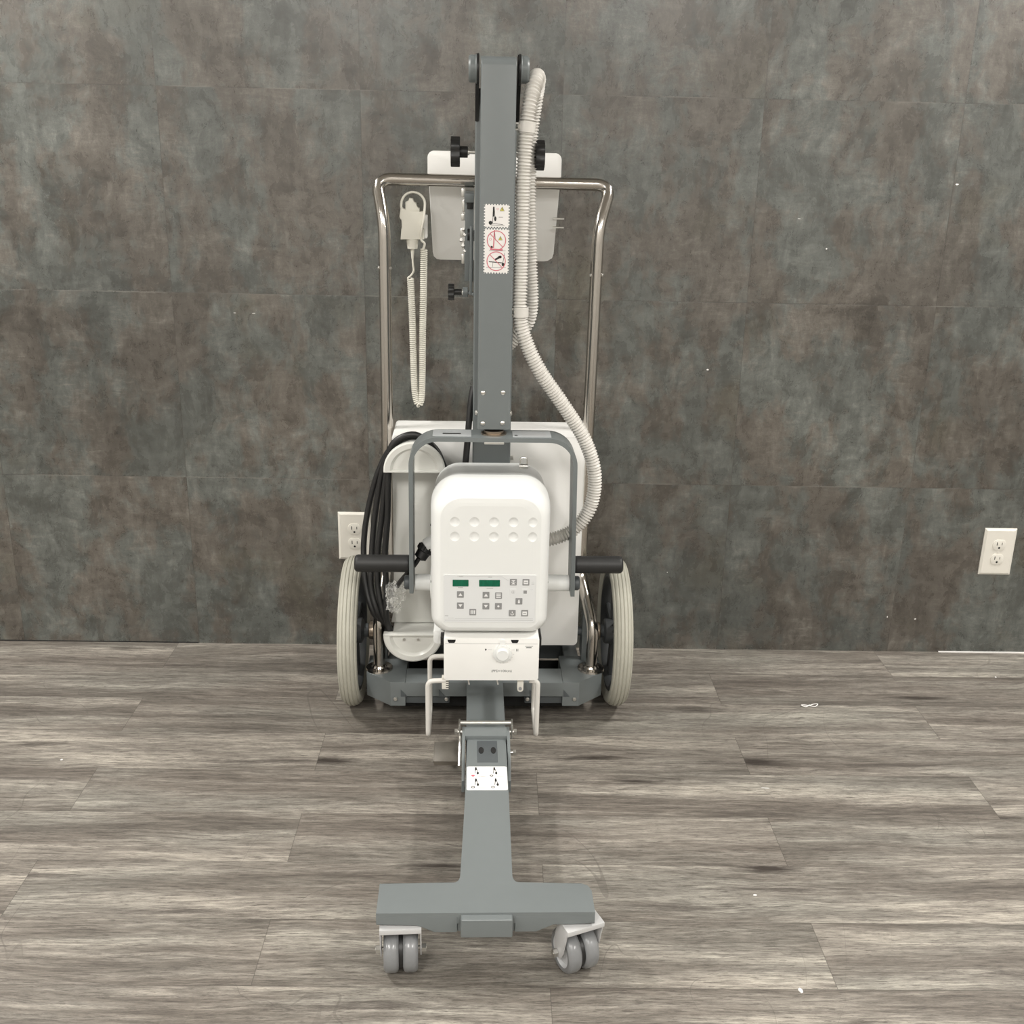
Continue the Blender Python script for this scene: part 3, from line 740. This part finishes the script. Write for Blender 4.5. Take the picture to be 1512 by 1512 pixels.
bm = B(); M = Matrix.Translation((-.0785, -.396, .088)) @ Matrix.Rotation(math.radians(14), 4, 'X')
box(bm, -.025, .025, -.027, .027, -.0015, .0015, .001, mx=M); box(bm, -.025, .025, -.029, -.026, -.010, .0015, .001, mx=M); box(bm, -.0265, -.024, -.028, .027, -.006, .0018, .0006, mx=M); box(bm, .0235, .027, -.036, .022, -.004, .004, .001, mx=M)
P_('foot_pedal', bm, DULL, HG)

# casters
def caster(cx, cy, rz, wr=.0365):
    M = Matrix.Translation((cx, cy, 0)) @ Matrix.Rotation(rz, 4, 'Z')
    bm = B()
    box(bm, -.0325, .0325, -.032, .002, .0945, .0990, .001, mx=M)
    for s in (-1, 1):
        pr = [(-.032, .097), (.002, .097), (.012, .055), (.010, .030), (-.010, .030), (-.020, .048)]
        prism(bm, pr, lambda y, z: M @ V((s*.0305, y, z)), lambda y, z: M @ V((s*.0325, y, z)), .0004)
    box(bm, -.0325, .0325, -.0335, -.031, .090, .0985, .0008, mx=M)
    lathe(bm, [(0, .104), (.02, .104), (.02, .098), (0, .098)], M, 20)
    br = P_('caster', bm, CASTM)
    bm = B(); cyl(bm, M @ V((-.0405, 0, wr)), M @ V((.0405, 0, wr)), .0035, 12)
    for s in (-1, 1): lathe(bm, [(0, -.0035), (.0070, -.0035), (.0070, .0035), (0, .0035)], M @ MX((s*.0365, 0, wr), 'X'), 6)
    P_('axle_bolt', bm, ZINC, br)
    for s in (-1, 1):
        MM = M @ MX((s*.0152, 0, wr), 'X'); bm = B(); R = wr; hw = .0118
        lathe(bm, [(R-.010, -hw), (R-.005, -hw), (R-.0015, -hw+.0025), (R, -hw+.006), (R, hw-.006), (R-.0015, hw-.0025), (R-.005, hw), (R-.010, hw)], MM, 48, closed=True)
        w_ = P_('caster_wheel', bm, CASTR, br)
        bm = B(); lathe(bm, [(0, -.0095), (.010, -.0095), (.012, -.006), (.022, -.006), (R-.010, -.0105), (R-.010, .0105), (.022, .006), (.012, .006), (.010, .0095), (0, .0095)], MM, 32); P_('wheel_hub', bm, HUBL, w_)
    bm = B(); lathe(bm, [(0, -.003), (.030, -.003), (.030, .003), (0, .003)], M @ MX((0, 0, wr), 'X'), 28); P_('wheel_spacer', bm, BLACKP, br)
caster(-.1395, -.905, math.radians(3)); caster(.139, -.905, math.radians(22))

# ------------------------------------------------------------------ x-ray generator held in the yoke
GEN = thing('xray_generator', 'white portable x-ray generator with green displays, hanging in the grey yoke', 'x-ray machine', (-.0135, -.28, 0), math.radians(1.2))
def G_(name, bm, m, parent=GEN, smooth=35, label=None): return P_(name, bm, m, parent, smooth, label)
gx0, gx1, gz0, gz1 = -.1135, .1255, .313, .628
bm = B()
def ring_at(y, ins, dz=0.0):
    return [bm.verts.new((x, y, z+dz)) for x, z in rrect(gx0+ins, gx1-ins, gz0+ins, gz1-ins, max(.006, .034-ins*.6), max(.008, .055-ins*.6), 9)]
secs = [(-.122, .020), (-.124, .012), (-.130, .006), (-.140, .0045), (-.232, .003), (-.2335, .0015), (-.2350, .0015), (-.2365, .0040), (-.2375, .0040), (-.2390, .0005), (-.2405, .0), (-.270, .0), (-.290, .0012)]
secs += [(-.290-.042*math.sin(a), .0012+.024*(1-math.cos(a))) for a in [PI/2*k/9 for k in range(1, 9)]] + [(-.3325, .030), (-.333, .036)]
RG = [ring_at(y, i) for y, i in secs]
for A, C in zip(RG, RG[1:]):
    n = len(A)
    for k in range(n): bm.faces.new((A[k], A[(k+1) % n], C[(k+1) % n], C[k]))
bm.faces.new(RG[0]); bm.faces.new(RG[-1][::-1])
hs = G_('housing', bm, WPLAST, smooth=50)
# thumb-sized dimples cut into the face
cut = B()
for r_, z in ((0, .5595), (1, .529)):
    for k in range(5):
        x = -.0645+.0382*k
        bmesh.ops.create_uvsphere(cut, u_segments=20, v_segments=14, radius=.0155, matrix=Matrix.Translation((x, -.333-.0118, z)))
cm = bpy.data.meshes.new('c'); cut.to_mesh(cm); cut.free()
co = bpy.data.objects.new('c', cm); COL.objects.link(co); co.parent = GEN
md = hs.modifiers.new('d', 'BOOLEAN'); md.operation = 'DIFFERENCE'; md.object = co; md.solver = 'EXACT'
bpy.context.view_layer.update()
ev = hs.evaluated_get(bpy.context.evaluated_depsgraph_get())
nm = bpy.data.meshes.new_from_object(ev); hs.modifiers.clear(); hs.data = nm; nm.name = 'housing'
nm.set_sharp_from_angle(angle=math.radians(50))
for p in nm.polygons:
    if p.normal.y < -.99: p.use_smooth = False
bpy.data.objects.remove(co)
# control panel
bm = B(); FY = -.333
prism(bm, rrect(-.086, .0975, .3465, .449, .003), lambda x, z: V((x, FY+.0005, z)), lambda x, z: V((x, FY-.0010, z)), .0002)
F = Flat(bm, lambda u, v, h: V((u, FY-.0010-h, v)), .0001)
F.line((-.078, .3555), (-.066, .3555), .0006, 1); F.line((-.084, .351), (.093, .3508), .0009, 1); F.line((-.064, .3545), (.093, .3545), .0005, 1)
F.line((-.060, .4455), (.030, .4450), .0005, 1); F.line((.030, .4450), (.042, .4365), .0005, 1); F.line((-.056, .4450), (-.048, .4450), .0014, 1); F.line((.002, .4445), (.010, .4445), .0014, 1)
F.line((-.058, .4215), (-.048, .4215), .0014, 1); F.line((-.001, .4205), (.012, .4205), .0014, 1); F.line((-.084, .3605), (-.077, .3605), .0018, 1)
F.ring((.091, .4325), .0022, .0004, 1); F.line((.088, .4290), (.094, .4290), .0008, 1)
CP = G_('control_panel', bm, [PANEL, INKL], smooth=None)
for x0_, x1_, z0_, z1_ in ((-.0685, -.0370, .4245, .4385), (-.0160, .0255, .4245, .4385)):
    bm = B(); prism(bm, rrect(x0_, x1_, z0_, z1_, .0008), lambda x, z: V((x, FY-.0008, z)), lambda x, z: V((x, FY-.0018, z)), .0002); G_('display', bm, GREEN, CP, smooth=None, label='green segment display')
def button(x, z, kind):
    bm = B(); s = .0068 if kind not in ('ring', 'stop') else .0062
    prism(bm, rrect(x-s, x+s, z-s, z+s, .0009), lambda a, b: V((a, FY-.0008, b)), lambda a, b: V((a, FY-.0019, b)), .0002, mi=0)
    F = Flat(bm, lambda u, v, h: V((x+u, FY-.0019-h, z+v)), .0001)
    if kind == 'up': F.poly([(-.004, -.003), (.004, -.003), (0, .0035)], 1)
    if kind == 'down': F.poly([(-.004, .003), (0, -.0035), (.004, .003)], 1)
    if kind == 'bars':
        for a in (-.0035, 0, .0035): F.rect(-.0045, .0045, a-.0010, a+.0010, 1)
    if kind == 'grid':
        for a in (-.0033, 0, .0033): F.rect(a-.0011, a+.0011, -.004, .004, 1)
    if kind == 'dot': F.disc((0, 0), .0022, 1)
    if kind == 'box': F.rect(-.0045, .0045, -.004, .004, 1); F.rect(-.003, .003, -.001, .0005, 0, 1)
    if kind == 'person': F.disc((0, .0022), .0015, 1); F.rect(-.002, .002, -.004, .0005, 1)
    if kind == 'mark': F.ring((0, -.0005), .0038, .0012, 1, a0=PI, a1=2*PI, n=10); F.rect(-.0008, .0008, 0, .004, 1)
    if kind == 'ring': F.ring((0, 0), .0036, .0006, 1); F.disc((0, 0), .0012, 2)
    if kind == 'stop': F.rect(-.0034, .0034, -.0034, .0034, 2)
    if kind == 'cross':
        F.poly([(-.0045, .0045), (0, .0008), (.0045, .0045)], 1); F.poly([(-.0045, -.0045), (0, -.0008), (.0045, -.0045)], 1); F.rect(-.0045, .0045, -.0006, .0006, 1)
    light = kind in ('ring', 'stop')
    G_('button', bm, [PANEL if light else BTN, ICON if not light else INKL, BTN], CP, smooth=None)
for x, z, kd in ((-.053, .407, 'up'), (-.053, .383, 'down'), (-.002, .406, 'up'), (-.002, .382, 'down'), (.023, .405, 'bars'), (.023, .382, 'dot'), (-.028, .369, 'grid'),
                 (.052, .434, 'cross'), (.077, .434, 'box'), (.052, .413, 'ring'), (.076, .413, 'stop'), (.064, .393, 'person'), (.051, .367, 'mark'), (.076, .367, 'box')):
    button(x, z, kd)
# side trunnions
for s, xa, xb in ((-1, gx0+.004, -.1505), (1, gx1-.004, .1770)):
    bm = B(); L = abs(xb-xa)
    lathe(bm, [(0, 0), (.036, 0), (.036, .006), (.034, .008), (.0180, .009), (.0172, L), (0, L)], MX((xa, -.19, .374), '-X' if s < 0 else 'X'), 36); G_('trunnion', bm, WPLAST)
for x, z in ((gx1-.0005, .405), (gx0+.0005, .405), (gx0+.0005, .528)):
    bm = B(); cyl(bm, (x-.002, -.262, z), (x+.002, -.262, z), .0025, 8); G_('screw_hole', bm, HOLE)
# small latch on top
bm = B(); tube(bm, fillet([(.068, -.17, .624), (.068, -.17, .645), (.082, -.17, .645), (.082, -.17, .624)], .006), .0018, 8); cyl(bm, (.066, -.175, .628), (.084, -.175, .628), .005, 12); G_('strap_eye', bm, ZINC)
# plug socket at the left side
bm = B(); cyl(bm, (-.100, -.165, .462), (-.128, -.168, .446), .017, 20, bev=.002); G_('cable_socket', bm, WPLAST)
# collimator
bm = B()
prism(bm, rrect(-.0860, .1075, .2165, .3105, .004, .003), lambda x, z: V((x, -.150, z)), lambda x, z: V((x, -.333, z)), .0030)
COLM = G_('collimator', bm, WHITE)
bm = B(); box(bm, -.0930, -.0850, -.345+.02, -.28, .290, .309, .001); G_('latch', bm, BLACKP, COLM)
bm = B(); box(bm, .1070, .1125, -.325, -.28, .288, .310, .002); G_('latch', bm, BLACKP, COLM)
bm = B(); prism(bm, rrect(-.108, -.0865, .283, .312, .006, .003), lambda x, z: V((x, -.30, z)), lambda x, z: V((x, -.255, z)), .002); G_('side_bracket', bm, WPLAST, COLM)
for xa, xb in ((-.0785, -.0620), (.0500, .0655)):
    bm = B(); prism(bm, [(xa, .3075), (xb, .3075), (xb-.001, .3030), (xb-.003, .3005), (xa+.003, .3005), (xa+.001, .3030)], lambda x, z: V((x, -.3325, z)), lambda x, z: V((x, -.3337, z))); G_('slot', bm, HOLE, COLM)
bm = B(); F = Flat(bm, lambda u, v, h: V((u, -.3331-h, v)), .0001)
F.line((-.083, .2985), (.104, .2985), .0007, 1); F.text('(FFD=100cm)', .032, .2375, .0075, 0)
F.line((.079, .2935), (.095, .2935), .0007, 0); F.line((.081, .2900), (.092, .2900), .0018, 0)
F.line((.003, .2855), (.012, .2850), .0006, 1); F.disc((-.001, .2855), .0018, 0); F.line((-.001, .2825), (-.001, .2885), .0006, 0)
F.line((.053, .2850), (.058, .2850), .0006, 1); F.line((.0615, .2820), (.0615, .2875), .0010, 0); F.line((.0645, .2820), (.0645, .2875), .0010, 0)
F.poly([(.0255, .2680), (.0405, .2680), (.036, .2620), (.031, .2620)], 1)
for k in range(7):
    a = -.15-.32*k; F.line((.033+.0215*math.cos(a), .2785+.0215*math.sin(a)), (.033+.024*math.cos(a), .2785+.024*math.sin(a)), .0006, 1)
G_('printed_marks', bm, [INK, INKL], COLM, smooth=None)
bm = B(); pts = []
for k in range(64):
    a = 2*PI*k/64; rr = .0185+.0006*math.cos(16*a); pts.append((.033+rr*math.cos(a), .2785+rr*math.sin(a)))
prism(bm, pts, lambda x, z: V((x, -.3325, z)), lambda x, z: V((x, -.3395, z)), .0012)
lathe(bm, [(0, .014), (.0115, .014), (.0125, .0125), (.0130, 0), (0, 0)], MX((.033, -.3325, .2785), '-Y'), 32)
prism(bm, rrect(.0275, .0385, .290, .3085, .0015), lambda x, z: V((x, -.3325, z)), lambda x, z: V((x, -.3375, z)), .0012)
G_('dial_knob', bm, WPLAST, COLM)
# spacer bars below the collimator
for s, xi, xo in ((-1, -.082, -.1195), (1, .090, .1080)):
    bm = B()
    tube(bm, fillet([(xi, -.318, .2085), (xo, -.318, .2065), (xo-.0005*s, -.318, .078), (xo, -.205, .078), (xo, -.205, .2065), (xi, -.205, .2085)], .013, 8), .0052, 14)
    G_('spacer_bar', bm, HOSE, smooth=60)
# tape measure clips
bm = B(); box(bm, -.0905, -.0765, -.322, -.310, .190, .2170, .001); 
for k in range(4): box(bm, -.082, -.0765, -.3225, -.3215, .193+.0048*k, .1945+.0048*k, mi=1)
G_('scale_clip', bm, [IVORY, HOLE], COLM)
bm = B(); prism(bm, rrect(.0655, .0780, .184, .2170, .0055, .001), lambda x, z: V((x, -.322, z)), lambda x, z: V((x, -.308, z)), .001); cyl(bm, (.0715, -.322, .192), (.0715, -.324, .192), .0035, 14, mi=1)
G_('tape_clip', bm, [IVORY, BTN], COLM)
for x in (-.036, .024):
    bm = B(); tube(bm, [(x, -.30, .218), (x, -.302, .200), (x+.002, -.305, .192)], .0015, 8); G_('guide_wire', bm, HOSE, COLM)

# ------------------------------------------------------------------ power cable wound on the hooks
CB = thing('power_cable', 'long black power cable wound in loops over the two white hooks', 'cable', (-.0135, -.28, 0), math.radians(1.2))
base_loop = [(-.155, .657, 0), (-.203, .634, 0), (-.232, .570, 0), (-.252, .480, 0), (-.262, .395, -.01), (-.259, .315, -.035), (-.243, .255, -.052), (-.222, .215, -.02), (-.205, .180, 0), (-.163, .150, 0), (-.115, .172, 0), (-.092, .25, 0), (-.078, .36, 0), (-.074, .45, 0), (-.084, .545, 0), (-.108, .620, 0)]
pts = []
for t in range(4):
    for i, (x, z, dy) in enumerate(base_loop):
        bul = {2: .5, 3: .9, 4: 1, 5: .9, 6: .55, 7: .1}.get(i, 0)
        x2 = x+bul*(.017*(t-.6)); z2 = z+(.004*t-.004 if i in (0, 1, 14, 15) else 0)
        y = -.031-.0142*t+dy*(1-.22*t)
        j = .0022 if i not in (8, 9, 10) else .0004
        pts.append((x2+random.uniform(-j, j), y, z2+random.uniform(-j, j)))
lead = [(-.030, -.085, .775), (-.036, -.095, .74), (-.042, -.105, .66), (-.050, -.095, .56), (-.058, -.060, .50), (-.076, -.040, .52), (-.090, -.032, .57), (-.112, -.031, .625)]
bm = B(); tube(bm, catmull(lead+pts, 7), .0068, 12)
P_('coiled_cable', bm, CABLE, CB, smooth=60)
# short lead with plug from the generator side
t2 = [(-.134, -.172, .438), (-.150, -.178, .412), (-.172, -.165, .380), (-.186, -.152, .358), (-.192, -.147, .346)]
LD = thing('connector_lead', 'short black connector lead plugged into the left side of the white generator', 'cable', (-.0135, -.28, 0), math.radians(1.2))
bm = B(); tube(bm, catmull(t2, 8), .0050, 10); P_('lead_wire', bm, CABLE, LD, smooth=60)
bm = B()
a, b = V((-.1245, -.1665, .448)), V((-.143, -.176, .420)); d = (b-a).normalized()
tube(bm, [a, a+d*.002, a+d*.014, a+d*.016, a+d*.030, a+d*.034], [.0155, .017, .017, .0145, .0135, .006], 20)
for k in range(10):
    q = 2*PI*k/10; n1 = d.orthogonal().normalized(); n2 = d.cross(n1); c_ = (n1*math.cos(q)+n2*math.sin(q))*.017
    tube(bm, [a+d*.003+c_, a+d*.013+c_], .002, 6)
P_('plug', bm, BLACKP, LD)
# clear bag on the lead's end
random.seed(3)
bm = B()
def lobe(c, rx, ry, rz, seed, amp):
    from mathutils import noise
    r_ = bmesh.ops.create_icosphere(bm, subdivisions=4, radius=1.0)
    for v in r_['verts']:
        n = v.co.normalized(); q = n*2.6+V((seed, seed*1.7, 0))
        f = 1+amp*(abs(noise.noise(q))*1.6-.4)+amp*.5*abs(noise.noise(q*2.7))
        v.co = V((c[0]+n.x*rx*f, c[1]+n.y*ry*f, c[2]+n.z*rz*f))
lobe((-.196, -.145, .330), .020, .016, .026, 4.2, .40); lobe((-.200, -.140, .300), .016, .013, .016, 9.2, .35)
BG = P_('plastic_bag', bm, CLEAR, None, smooth=25); BG.location = (-.0135, -.28, 0); BG.rotation_euler = (0, 0, math.radians(1.2))
tag(BG, 'crumpled clear plastic bag wrapped on the lead end left of the generator', 'plastic bag')

# ------------------------------------------------------------------ hand switch hanging at the handle
HS = thing('hand_switch', 'cream hand exposure switch with coiled cord hanging beside the shelf, left under the handle bar', 'hand switch', (-.0135, -.28, 0), math.radians(1.2))
Y = .112
bm = B()
prism(bm, [(-.180, 1.105), (-.150, 1.105), (-.150, 1.126), (-.156, 1.128), (-.157, 1.137), (-.163, 1.139), (-.164, 1.146), (-.172, 1.147), (-.173, 1.140), (-.180, 1.139)], lambda x, z: V((x, Y-.010, z)), lambda x, z: V((x, Y+.012, z)), .001)
prism(bm, [(-.193, 1.108), (-.190, 1.128), (-.183, 1.124), (-.165, 1.117), (-.150, 1.117), (-.139, 1.121), (-.138, 1.108), (-.144, 1.100), (-.144, 1.086), (-.140, 1.083), (-.140, 1.061), (-.191, 1.060), (-.189, 1.083), (-.186, 1.086), (-.186, 1.098), (-.191, 1.103)], lambda x, z: V((x, Y-.014, z)), lambda x, z: V((x, Y+.014, z)), .002)
lathe(bm, [(0, 1.040), (.011, 1.040), (.0135, 1.062), (0, 1.062)], Matrix.Translation((-.166, Y, 0)), 20)
P_('switch_body', bm, CORD, HS)
bm = B(); lathe(bm, [(0, 1.018), (.0025, 1.018), (.0045, 1.041), (0, 1.041)], Matrix.Translation((-.166, Y, 0)), 12); P_('strain_relief', bm, CORD, HS)
# plain cord from the body, then the coil down and up again, then the loop back to the shelf side
bm = B(); tube(bm, catmull([(-.166, Y, 1.020), (-.165, Y, 1.005), (-.164, Y, .992), (-.170, Y, .982), (-.176, Y-.004, .977), (-.176, Y, .972)], 6), .0022, 8)
core = catmull([(-.171, Y, .975), (-.168, Y, .90), (-.166, Y, .80), (-.164, Y, .73), (-.160, Y-.001, .702), (-.1545, Y-.002, .692), (-.149, Y-.001, .705), (-.1465, Y, .76), (-.1450, Y, .86), (-.1425, Y, .95), (-.1405, Y-.004, 1.040)], 30)
core = resample(core, .0004); Fm = frames(core); hel = []
for i, (p, (t, n, b)) in enumerate(zip(core, Fm)):
    a = 2*PI*i*.0004/.0044; hel.append(p+(n*math.cos(a)+b*math.sin(a))*.0062)
tube(bm, hel, .0021, 6)
top = [hel[-1], V((-.139, Y-.012, 1.052)), V((-.146, Y-.014, 1.060)), V((-.146, Y-.018, 1.075)), V((-.141, Y-.020, 1.100)), V((-.138, Y-.014, 1.130))]
top += [V((-.163+.0255*math.cos(a), Y-.012, 1.134+.0255*math.sin(a))) for a in [.25*k for k in range(1, 13)]] + [V((-.188, Y-.012, 1.125)), V((-.178, Y-.010, 1.112)), V((-.170, Y-.008, 1.106))]
tube(bm, catmull(top, 5), .0026, 8)
P_('coiled_cord', bm, CORD, HS, smooth=70)
bm = B(); box(bm, -.150, -.134, Y, Y+.050, 1.062, 1.110, .002); P_('switch_holder', bm, WHITE, ST)

# ------------------------------------------------------------------ light: long ceiling fittings, running front to back, plus added rear fill
def lamp(name, x, y, sx, sy, power, col=(1, .972, .925)):
    L = bpy.data.lights.new(name, 'AREA'); L.shape = 'RECTANGLE'; L.size = sx; L.size_y = sy; L.energy = power; L.color = col
    o = bpy.data.objects.new(name, L); COL.objects.link(o); o.location = (x, y, H-.02); return o
for x, y, sx, sy, p in ((-1.85, -.55, .2, .8, 56), (1.9, -.55, .2, .8, 54), (-.75, -3.5, .25, 1.3, 50), (.85, -3.5, .25, 1.3, 44), (-2.5, -3.4, .25, 1.3, 46), (2.6, -3.4, .25, 1.3, 46)):  # rear lamps are unseen fill; outer pair added for sheen on wall sides
    lamp('ceiling_and_fill_lamp', x, y, sx, sy, p)
W = bpy.data.worlds.new('w'); SC.world = W; W.use_nodes = True
W.node_tree.nodes['Background'].inputs[0].default_value = (.8, .8, .78, 1); W.node_tree.nodes['Background'].inputs[1].default_value = .1

# ------------------------------------------------------------------ camera
P, R, YW = math.radians(18.4), math.radians(1.2), math.radians(1.15)
fw = V((math.sin(YW)*math.cos(P), math.cos(YW)*math.cos(P), -math.sin(P)))
rt = V((math.cos(YW), -math.sin(YW), 0)); up = rt.cross(fw)
r2 = rt*math.cos(R)+up*math.sin(R); u2 = -rt*math.sin(R)+up*math.cos(R)
cam = bpy.data.cameras.new('camera'); co = bpy.data.objects.new('camera', cam); COL.objects.link(co)
cam.sensor_fit = 'HORIZONTAL'; cam.sensor_width = 36; cam.lens = 36*1590/1512; cam.clip_start = .01
m = Matrix((r2, u2, -fw)).transposed().to_4x4(); m.translation = (0, -2.6, 1.242); co.matrix_world = m
SC.camera = co
vs = SC.view_settings; vs.view_transform = 'Standard'; vs.look = 'None'; vs.gamma = 1; vs.use_curve_mapping = False; vs.exposure = 0.15
